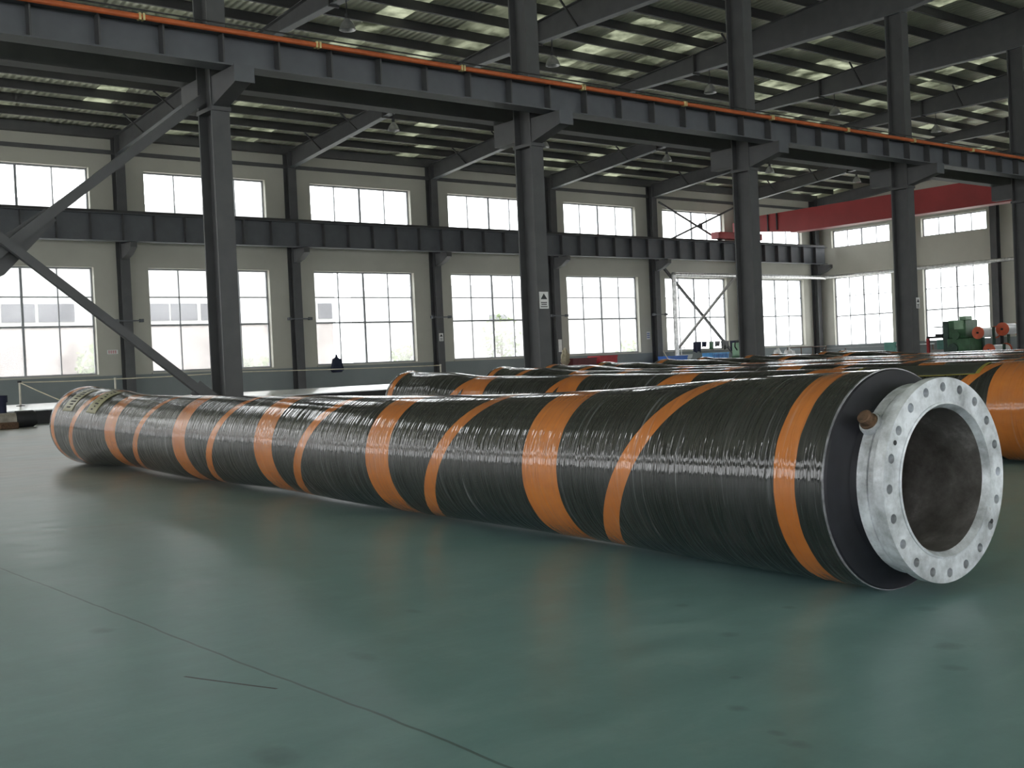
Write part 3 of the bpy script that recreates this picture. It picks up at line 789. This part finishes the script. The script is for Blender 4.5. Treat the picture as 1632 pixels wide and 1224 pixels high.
for i, x in enumerate(xs):
    hose(x + .08, 2.10 + rnd.uniform(-.15, .25) - (.12 if i % 2 else 0), hl[i], rnd.random(), 10+i, (150, 56), False, 'x', .018)

# ------------------------------------------------------------------ platform, rope barrier, left clutter
root = thing('work_platform', 'long low platform with white top edge along the windowed wall', 'platform')
m = MB(); m.box(2, 22.5, 25.06, 27.9, 0, .28); m.build('base', M['platform_side'], root)
m = MB(); m.ext([(24.98,.28),(25.6,.30),(28.0,.30),(28.0,.385),(25.55,.385),(24.98,.305)], (2,0,0), (0,1,0), (0,0,1), (1,0,0), 20.5); m.build('top', M['platform_top'], root)  # front of the slab tilted to mirror the bright windows as a white line
posts = [(7.28, .88, 'rope post with a black cap beyond the far end of the front hose'), (9.35, .86, 'short pale rope post before the first wall column'), (12.33, .90, 'thin pale rope post right of the first interior column'), (18.42, .84, 'thin rope post behind the left end of the second hose')]
for i, (x, z, lab) in enumerate(posts):
    root = thing('rope_post', lab, 'post', 'rope barrier posts', (x, 25.7, .385))
    m = MB(); m.tube((0,0,.015), (0,0,z-.375), .022, 10); m.build('pole', M['post'], root)
    m = MB(); m.lathe([(0,0),(.09,0),(.09,.012),(.03,.02),(0,.02)], (0,0,0), (0,0,1), 16); m.build('foot', M['dark'], root)
    m = MB(); m.tube((0,0,z-.375), (0,0,z-.375+.04), .045 if i == 0 else .026, 12); m.build('cap', M['dark'] if i == 0 else M['post'], root)
def sagrope(a, b, sag, n=14):
    a, b = Vector(a), Vector(b)
    return [a.lerp(b, i/n) - Vector((0,0,sag*4*(i/n)*(1-i/n))) for i in range(n+1)]
m = MB()
tops = [(x, 25.7, z+.02) for x, z, _ in posts]
pts = []
for a, b in zip(tops, tops[1:]): pts += sagrope(a, b, .012)
m.path(pts, .014, 6)
m.path(sagrope(tops[0], (7.9, 24.6, .42), .01), .011, 6)
tag(m.build('barrier_rope', M['rope']), 'pale rope strung between the posts behind the hoses', 'rope', kind='thing')
root = thing('scrap_pipe', 'dusty pipe lying on the floor at the left edge', 'pipe', None, (0,0,0))
m = MB(); m.lathe([(.12,0),(.15,0),(.15,3.7),(.12,3.7)], (2.9, 23.9, .15), (1,-.06,0), 24, True); m.build('tube', M['log'], root)
m = MB(); m.lathe([(0,-.02),(.165,-.02),(.165,.30),(.13,.36),(.0,.36)], (6.62, 23.68, .166), (1,-.06,0), 24); m.build('end_cap', M['dark'], root)
root = thing('rusty_block', 'small rusty block on the floor beside the pipe at left', 'block')
m = MB(); m.box(6.15, 6.5, 23.1, 23.4, 0, .13); m.build('body', M['rust'], root, .02)
root = thing('black_bin', 'dark round bin at the left edge before the wall', 'bin', None, (6.60, 24.6, 0))
m = MB(); m.lathe([(0,0),(.085,0),(.09,.50),(0,.50)], (0,0,0), (0,0,1), 20); m.build('body', M['navy'], root)
m = MB(); m.lathe([(.095,.50),(.115,.50),(.115,.64),(.0,.65)], (0,0,0), (0,0,1), 20); m.build('lid', M['navy'], root)

# jacket hanging at the sill
root = thing('jacket', 'dark jacket hanging under the third window', 'jacket', None, (20.85, 35.42, .8))
m = MB(); m.lathe([(0,.62),(.05,.60),(.06,.52),(.13,.44),(.19,.30),(.21,.12),(.22,.0),(.18,-.02),(0,-.02)], (0,0,0), (0,0,1), 14)
for v in m.bm.verts: v.co.y *= .45; v.co.x *= 1 + .2*math.sin(v.co.z*19)
m.build('body', M['navy'], root)
for s in (-1, 1):
    m = MB(); m.tube((s*.12,-.02,.45), (s*.24,-.03,.05), .055, 8, .04); m.build('sleeve', M['navy'], root)
m = MB(); m.tube((0,0,.60), (0,.12,.66), .008, 6); m.build('hook', M['dark'], root)

# ------------------------------------------------------------------ clutter along the windowed wall
def crate(name, label, x0, x1, y0, y1, z0, z1, mat, ribs=0):
    root = thing(name, label, 'crate')
    m = MB(); t = .03
    m.box(x0, x1, y0, y1, z0, z0+t); m.box(x0, x0+t, y0, y1, z0+t, z1); m.box(x1-t, x1, y0, y1, z0+t, z1); m.box(x0+t, x1-t, y0, y0+t, z0+t, z1); m.box(x0+t, x1-t, y1-t, y1, z0+t, z1)
    m.build('shell', mat, root)
    m = MB(); m.box(x0-.02, x1+.02, y0-.02, y0-.001, z1-.06, z1); m.box(x0-.02, x0-.001, y0-.001, y1, z1-.06, z1); m.build('rim', mat, root)
    if ribs:
        m = MB()
        for i in range(1, ribs):
            x = x0 + (x1-x0)*i/ribs; m.box(x-.012, x+.012, y0-.02, y0-.001, z0, z1-.06)
        for z in (z0+.33*(z1-z0), z0+.66*(z1-z0)):
            m.box(x0, x1, y0-.016, y0-.001, z-.01, z+.01)
        m.build('ribs', M['blue'], root)
    return root
def table(name, label, x0, x1, y0, y1, z, mat, cat='table'):
    root = thing(name, label, cat)
    m = MB(); m.box(x0, x1, y0, y1, z-.04, z); m.build('top', mat, root)
    for x in (x0+.05, x1-.05):
        for y in (y0+.05, y1-.05):
            m = MB(); m.box(x-.025, x+.025, y-.025, y+.025, 0, z-.04); m.build('leg', M['brown'], root)
    return root
table('work_table', 'dark work table behind the hose ends, right of the warning sign column', 29.4, 32.6, 32.6, 33.6, .62, M['maroon'])
crate('storage_crate', 'maroon crate on the dark work table', 29.75, 31.0, 32.7, 33.4, .62, .90, M['maroon'])
crate('storage_crate', 'bright red crate on the dark work table, right of the maroon one', 31.2, 32.15, 32.7, 33.4, .62, .96, M['redbox'])
root = thing('cloth_heap', 'beige crumpled cloth standing at left end of the dark work table', 'cloth', None, (29.62, 33.0, .62))
m = MB(); bmesh.ops.create_icosphere(m.bm, subdivisions=3, radius=1)
for v in m.bm.verts:
    k = 1 + .22*math.sin(v.co.x*6+1)*math.cos(v.co.y*5) + .12*math.sin(v.co.z*9)
    v.co = Vector((v.co.x*.12*k*(1.3-.6*v.co.z), v.co.y*.16*k, (v.co.z+1)*.30*k))
for f in m.bm.faces: f.smooth = True
m.build('folds', M['beige'], root)
def sack(name, label, x, y, z, sx, sy, sz, mat, cat='bag', seed=0):
    root = thing(name, label, cat, None, (x, y, z))
    m = MB(); bmesh.ops.create_icosphere(m.bm, subdivisions=3, radius=1)
    for v in m.bm.verts:
        k = 1 + .10*math.sin(v.co.x*7+seed)*math.cos(v.co.y*6+seed) + .08*math.sin(v.co.z*8+seed*2)
        v.co = Vector((v.co.x*sx*k, v.co.y*sy*k, max(0, (v.co.z*.9+.85))*sz*k))
    for f in m.bm.faces: f.smooth = True
    m.build('sack', mat, root)
    m = MB(); m.lathe([(.02,0),(.05,.04),(.03,.10),(.06,.14),(0,.14)], (0,0,sz*1.72), (0,0,1), 10); m.build('neck', mat, root)
    return root
sack('white_sack', 'white plastic bundle on the floor beside the warning sign column', 17.3, 19.7, 0, .42, .35, .34, M['whitebag'], 'bundle', 1)
sack('black_sack', 'black sack on the floor at the foot of the warning sign column', 23.4, 27.0, 0, .28, .28, .40, M['navy'], 'bag', 2)
for i, (x, lab) in enumerate(((42.95, 'left white woven sack under the window right of the green cabinet'), (43.55, 'right white woven sack under the window right of the green cabinet'))):
    sack('woven_sack', lab, x + (.12 if i else -.15), 33.0, 0, .32, .3, .48, M['whitebag'], 'bag', 3+i)
crate('plastic_bin', 'dark blue bin left of the silver pipe riser', 36.2, 37.3, 33.6, 34.3, 0, .82, M['blue'])
root = thing('broom', 'wooden handled broom leaning on the dark blue bin', 'broom')
m = MB(); m.tube((35.6, 33.4, 1.02), (36.15, 33.25, .12), .02, 8); m.build('handle', M['rope'], root)
m = MB(); m.box(35.95, 36.35, 33.15, 33.3, 0, .14); m.build('head', M['brown'], root)
table('stand_table', 'low stand under the light blue basket crate', 37.9, 39.3, 32.6, 33.5, .50, M['grey_table'])
crate('basket_crate', 'light blue ribbed basket crate under the cross-braced window', 38.05, 39.10, 32.8, 33.4, .50, .88, M['bluecrate'], 8)
root = thing('wash_basin', 'white wash basin with taps right of the silver pipe riser', 'basin', None, (38.6, 34.9, 0))
m = MB(); m.lathe([(0,.62),(.12,.63),(.26,.72),(.32,.86),(.34,.86),(.30,.70),(.15,.58),(0,.56)], (0,0,0), (0,0,1), 24); m.build('bowl', M['white'], root)
m = MB(); m.lathe([(0,0),(.13,0),(.08,.30),(.09,.58),(0,.58)], (0,0,0), (0,0,1), 16); m.build('pedestal', M['white'], root)
m = MB(); m.path([(.0,.22,.86),(.0,.22,1.16),(0,.05,1.18),(0,.0,1.08)], .022, 8); m.build('tap', M['galv'], root)
# clothes line
m = MB(); m.path(sagrope((38.2, 34.55, 1.44), (42.2, 34.6, 1.42), .04), .006, 5)
tag(m.build('clothes_line', M['dark']), 'thin line with washing before the cross-braced window', 'line', kind='thing')
cl = [(39.05, .55, .52, 'navy', 'large dark cloth at the left end of the washing line'), (39.52, .32, .26, 'navy', 'small dark rag right of the large cloth on the line'), (40.00, .30, .42, 'green', 'green cloth on the washing line'),
      (40.42, .36, .26, 'steel', 'small grey rag in the middle of the washing line'), (40.95, .58, .42, 'steel', 'dark grey towel on the washing line'), (41.60, .60, .50, 'navy', 'dark shirt at the right end of the washing line')]
for x, w, h, mt, lab in cl:
    root = thing('hanging_cloth', lab, 'cloth', 'washing on the line', (x, 34.56, 1.40))
    bm = MB(); n = 8; g = []
    for i in range(n+1):
        row = []
        for j in range(n+1):
            u = i/n - .5; q = j/n
            row.append(bm.bm.verts.new((u*w*(1-.25*q*abs(math.sin(u*9+x))), .03*math.sin(u*14+x)*q-.012, -h*q*(1-.18*abs(math.sin(u*5+x*3))))))
        g.append(row)
    for i in range(n):
        for j in range(n): bm.bm.faces.new((g[i][j], g[i+1][j], g[i+1][j+1], g[i][j+1])).smooth = True
    o = bm.build('fabric', M[mt], root); s = o.modifiers.new('thickness', 'SOLIDIFY'); s.thickness = .008
# green cabinet / spot welder
root = thing('green_cabinet', 'pale green machine cabinet left of the third interior column', 'machine', None, (40.20, 33.0, 0))
m = MB(); m.box(-.32, .32, -.3, .3, 0, .70); m.build('lower_body', M['green'], root, .02)
m = MB(); m.box(-.28, .34, -.28, .28, .702, 1.28); m.build('upper_body', M['palegreen'], root, .02)
m = MB(); m.path([(-.28,0,.95),(-.42,0,1.10),(-.40,0,1.28),(-.25,0,1.34),(.1,0,1.30)], .03, 8); m.build('hose_arm', M['dark'], root)
# trolley frames in the corner
root = thing('tube_trolley', 'brown tubular trolley in the corner of the two walls', 'trolley', None, (45.3, 33.2, 0))
m = MB(); m.box(-1.0, 1.0, -.4, .4, .40, .45); m.build('deck', M['brown'], root)
for sx in (-1, 1):
    for sy in (-.38, .38):
        m = MB(); m.tube((sx*.92, sy-.02, .08), (sx*.92, sy+.02, .08), .08, 12); m.build('wheel', M['dark'], root)
        m = MB(); m.tube((sx*.97, sy, .12), (sx*.97, sy, .95), .025, 8); m.build('upright', M['brown'], root)
m = MB(); m.tube((-1.0,-.38,.95), (1.0,-.38,.95), .025, 8); m.tube((-1.0,.38,.95), (1.0,.38,.95), .025, 8); m.build('rail', M['brown'], root)
table('bench', 'long grey bench before the first end wall window', 46.6, 48.4, 28.4, 33.2, .86, M['grey_table'], 'bench')
root = thing('red_motor', 'small red motor at the right end of the grey bench', 'motor', None, (46.9, 28.9, .86))
m = MB(); m.tube((-.16,0,.14), (.16,0,.14), .13, 16); m.build('housing', M['redbox'], root)
m = MB(); m.box(-.14, .14, -.1, .1, 0, .04); m.build('foot', M['redbox'], root)

# ------------------------------------------------------------------ machines at the right
def machine_table(x, y, label, posts):
    root = thing('teal_machine', label, 'machine', None, (x, y, 0))
    m = MB(); m.box(-.8, .8, -.55, .55, .0, .50); m.build('bed', M['teal'], root, .02)
    m = MB(); m.box(-.7, .7, -.5, .5, .50, .60); m.build('table_plate', M['grey_table'], root)
    m = MB(); m.box(-.45, -.2, -.25, .25, .60, .98); m.ext([(-.2,.60),(.5,.60),(-.2,.95)], (0,-.1,0), (1,0,0), (0,0,1), (0,1,0), .2); m.build('head', M['teal'], root, .01)
    m = MB(); m.tube((-.33,-.32,.85), (-.33,-.26,.85), .09, 16); m.build('hand_wheel', M['galv'], root)
    if posts:
        for yy in (-.45, .35):
            m = MB(); m.box(-.95, -.86, yy-.05, yy+.05, 0, 1.05); m.build('guard_post', M['redbox'], root)
        m = MB(); m.box(-.93, .4, -.5, .4, 1.05, 1.13); m.build('guard_tray', M['dark'], root)
        m = MB(); m.box(-.3, .2, -.6, -.2, 1.13, 1.22); m.build('tray_load', M['dark'], root)
    return root
machine_table(41.0, 25.75, 'teal machine left of the fourth interior column', False)
machine_table(42.2, 24.15, 'teal machine with red guard posts between the fourth column and green press', True)
root = thing('green_press', 'tall green press machine before the last end wall window', 'machine', None, (40.4, 22.52, 0))
m = MB(); m.box(-.55, .55, -.55, .35, 0, 1.0); m.build('base', M['green'], root, .03)
m = MB(); m.box(-.45, .45, -.35, .33, 1.0, 1.68); m.build('upper_frame', M['green'], root, .03)
m = MB(); m.box(-.45, .45, .331, .56, 0, 1.66); m.build('electrical_cabinet', M['green_dark'], root, .02)
m = MB(); m.box(-.25, .25, -.25, .0, 1.68, 1.82); m.build('top_motor', M['palegreen'], root, .02)
m = MB(); m.tube((-.56,-.05,1.12), (-.66,-.05,1.12), .16, 20); m.build('flywheel', M['green'], root)
m = MB(); m.tube((-.56,.1,.62), (-.62,.1,.62), .20, 20); m.build('gear_cover', M['green_dark'], root)
m = MB(); m.box(-.54, -.46, -.30, .05, 1.34, 1.66); m.build('control_panel', M['palegreen'], root)
m = MB(); m.tube((-.3,.56,1.46), (-.3,1.05,1.46), .02, 8); m.build('rod', M['dark'], root)
m = MB(); m.box(-.5, -.1, .58, .85, 1.05, 1.20); m.build('side_box', M['dark'], root)
def reel(x, y, z, r, label):
    root = thing('film_reel', label, 'reel', 'orange ended film reels', (x, y, z))
    m = MB(); m.tube((0,0,0), (.04,0,0), r, 28); m.build('end_disc', M['orange_disc'], root)
    m = MB(); m.tube((1.26,0,0), (1.30,0,0), r, 28); m.build('end_disc', M['orange_disc'], root)
    m = MB(); m.tube((.04,0,0), (1.26,0,0), r*.80, 28); m.build('film_roll', M['film_roll'], root)
    m = MB(); m.tube((-.05,0,0), (0,0,0), r*.16, 12); m.build('axle', M['dark'], root)
reel(40.0, 21.72, 1.17, .23, 'orange ended film reel just right of the green press')
reel(41.0, 21.30, 1.27, .25, 'orange ended film reel with shiny white roll, further right of the press')
reel(40.2, 21.42, .52, .23, 'orange ended film reel low on the reel stand')
root = thing('reel_stand', 'dark green stand holding the orange reels', 'stand')
m = MB(); m.box(39.9, 42.9, 20.3, 21.9, 0, .10); m.build('base', M['green_dark'], root)
for (x, y, z) in ((40.75, 21.72, 1.17), (41.85, 21.30, 1.27), (40.9, 21.42, .52)):
    m = MB(); m.box(x-.06, x+.06, y-.25, y-.19, .10, z+.2); m.box(x-.06, x+.06, y+.17, y+.23, .10, z+.05); m.build('upright', M['green_dark'], root)
m = MB(); m.box(42.4, 42.9, 20.3, 21.2, .10, 1.45); m.build('drive_box', M['green_dark'], root)
m = MB(); m.box(42.5, 42.8, 20.5, 20.8, 1.45, 1.62); m.build('motor', M['dark'], root)

# ------------------------------------------------------------------ outside
g = MB(); g.box(-80, 140, YW+.35, 120, -.4, -.12); g.box(XE+.35, 140, -60, YW+.35, -.4, -.12); g.box(-80, XE+.35, -100, YN-.35, -.4, -.12); g.box(-80, XL-.35, YN-.35, YW+.35, -.4, -.12)
tag(g.build('ground', M['ground']), kind='structure')
root = thing('neighbour_building', 'pale low building with a strip of windows, seen through the left windows', 'building')
m = MB(); m.box(-20, 30.5, 52.0, 62, -.12, 3.35); m.build('wall', M['nb_wall'], root)
m = MB(); m.box(-20, 30.6, 51.9, 62.1, 3.352, 9.0); m.build('upper_wall', M['nb_band'], root)
for x0, x1 in ((10.6, 12.2), (12.35, 13.9), (14.1, 15.5), (15.65, 17.2), (20.6, 21.6), (21.7, 23.0), (23.2, 24.6), (28.2, 29.2), (29.6, 30.4)):
    m = MB(); m.box(x0, x1, 51.85, 51.899, 3.55, 4.35); m.build('window', M['nb_glass'], root)
root = thing('neighbour_building', 'far pale house with two small windows, seen right of the third wall column', 'building')
m = MB(); m.box(56, 84, 82, 92, -.12, 8.0); m.build('wall', M['nb_band'], root)
for x0 in (58.0, 64.5, 71.0):
    m = MB(); m.box(x0, x0+2.0, 81.9, 81.999, 3.9, 5.3); m.build('window', M['nb_glass'], root)
def tree(x, y, h, r, seed, label, n=420):
    root = thing('garden_tree', label, 'tree', 'small trees in the yard', (x, y, -.12))
    m = MB(); m.tube((0,0,0), (.05,0,h*.8), .06, 8, .02)
    rr = random.Random(seed)
    for k in range(6):
        a = rr.uniform(0, 6.28); z = h*rr.uniform(.3,.7); m.tube((0,0,z), (r*.6*math.cos(a), r*.6*math.sin(a), z+h*.2), .025, 6, .008)
    m.build('trunk', M['bark'], root)
    m = MB()
    for k in range(n):
        a, c = rr.uniform(0, 6.28), rr.uniform(-1, 1); q = rr.random()**.4
        p = Vector((r*q*math.sqrt(1-c*c)*math.cos(a), r*q*math.sqrt(1-c*c)*math.sin(a), h*.6 + h*.42*q*c))
        s = rr.uniform(.08,.16); u = Vector((rr.uniform(-1,1), rr.uniform(-1,1), rr.uniform(-1,1))).normalized(); v = u.orthogonal().normalized()
        f = [m.bm.verts.new(p+u*s), m.bm.verts.new(p+v*s*.6), m.bm.verts.new(p-u*s), m.bm.verts.new(p-v*s*.6)]; m.bm.faces.new(f)
    m.build('foliage', M['leaf'], root)
tree(15.7, 44.5, 2.6, 1.0, 1, 'young tree outside the leftmost window')
tree(21.2, 43.0, 2.4, .9, 2, 'young tree outside the second window, right of the first interior column')
tree(32.5, 40.5, 3.2, 1.0, 3, 'bright green tree outside the window left of the warning sign column', 600)
tree(27.9, 41.5, 2.0, .8, 4, 'faint tree outside the jacket window')
tree(42.0, 41.5, 1.9, .9, 5, 'low bush like tree outside the window right of the warning sign column')

# ------------------------------------------------------------------ light
world = bpy.data.worlds.new('sky'); scene.world = world; world.use_nodes = True
bg = world.node_tree.nodes['Background']; bg.inputs[0].default_value = (.97,.985,1.0,1); bg.inputs[1].default_value = 6.0
# daylight portals help the sky find the openings
def portal(name, loc, rot, sx, sy):
    l = bpy.data.lights.new(name, 'AREA'); l.shape = 'RECTANGLE'; l.size = sx; l.size_y = sy; l.cycles.is_portal = True
    o = bpy.data.objects.new(name, l); o.location = loc; o.rotation_euler = rot; link(o); return o

# ------------------------------------------------------------------ camera
F, YAW, PIT, ROL, HC = 1814.757, math.radians(39.1797), math.radians(-1.0837), math.radians(-2.578), .85
cam = bpy.data.cameras.new('camera'); co = bpy.data.objects.new('camera', cam); link(co)
cam.sensor_width = 36; cam.sensor_fit = 'HORIZONTAL'; cam.lens = 36*F/1632; cam.clip_end = 500
fwd = Vector((math.sin(YAW)*math.cos(PIT), math.cos(YAW)*math.cos(PIT), math.sin(PIT)))
r = Vector((math.cos(YAW), -math.sin(YAW), 0)); u = r.cross(fwd)
r2 = r*math.cos(ROL) + u*math.sin(ROL); u2 = -r*math.sin(ROL) + u*math.cos(ROL)
mt = Matrix(((r2.x,u2.x,-fwd.x,0),(r2.y,u2.y,-fwd.y,0),(r2.z,u2.z,-fwd.z,HC),(0,0,0,1)))
co.matrix_world = mt
scene.camera = co
vs = scene.view_settings
vs.view_transform = 'Standard'; vs.look = 'None'; vs.gamma = 1; vs.use_curve_mapping = False; vs.exposure = 0.0
scene.cycles.max_bounces = 10; scene.cycles.diffuse_bounces = 5; scene.cycles.transparent_max_bounces = 12
scene.cycles.sample_clamp_indirect = 8
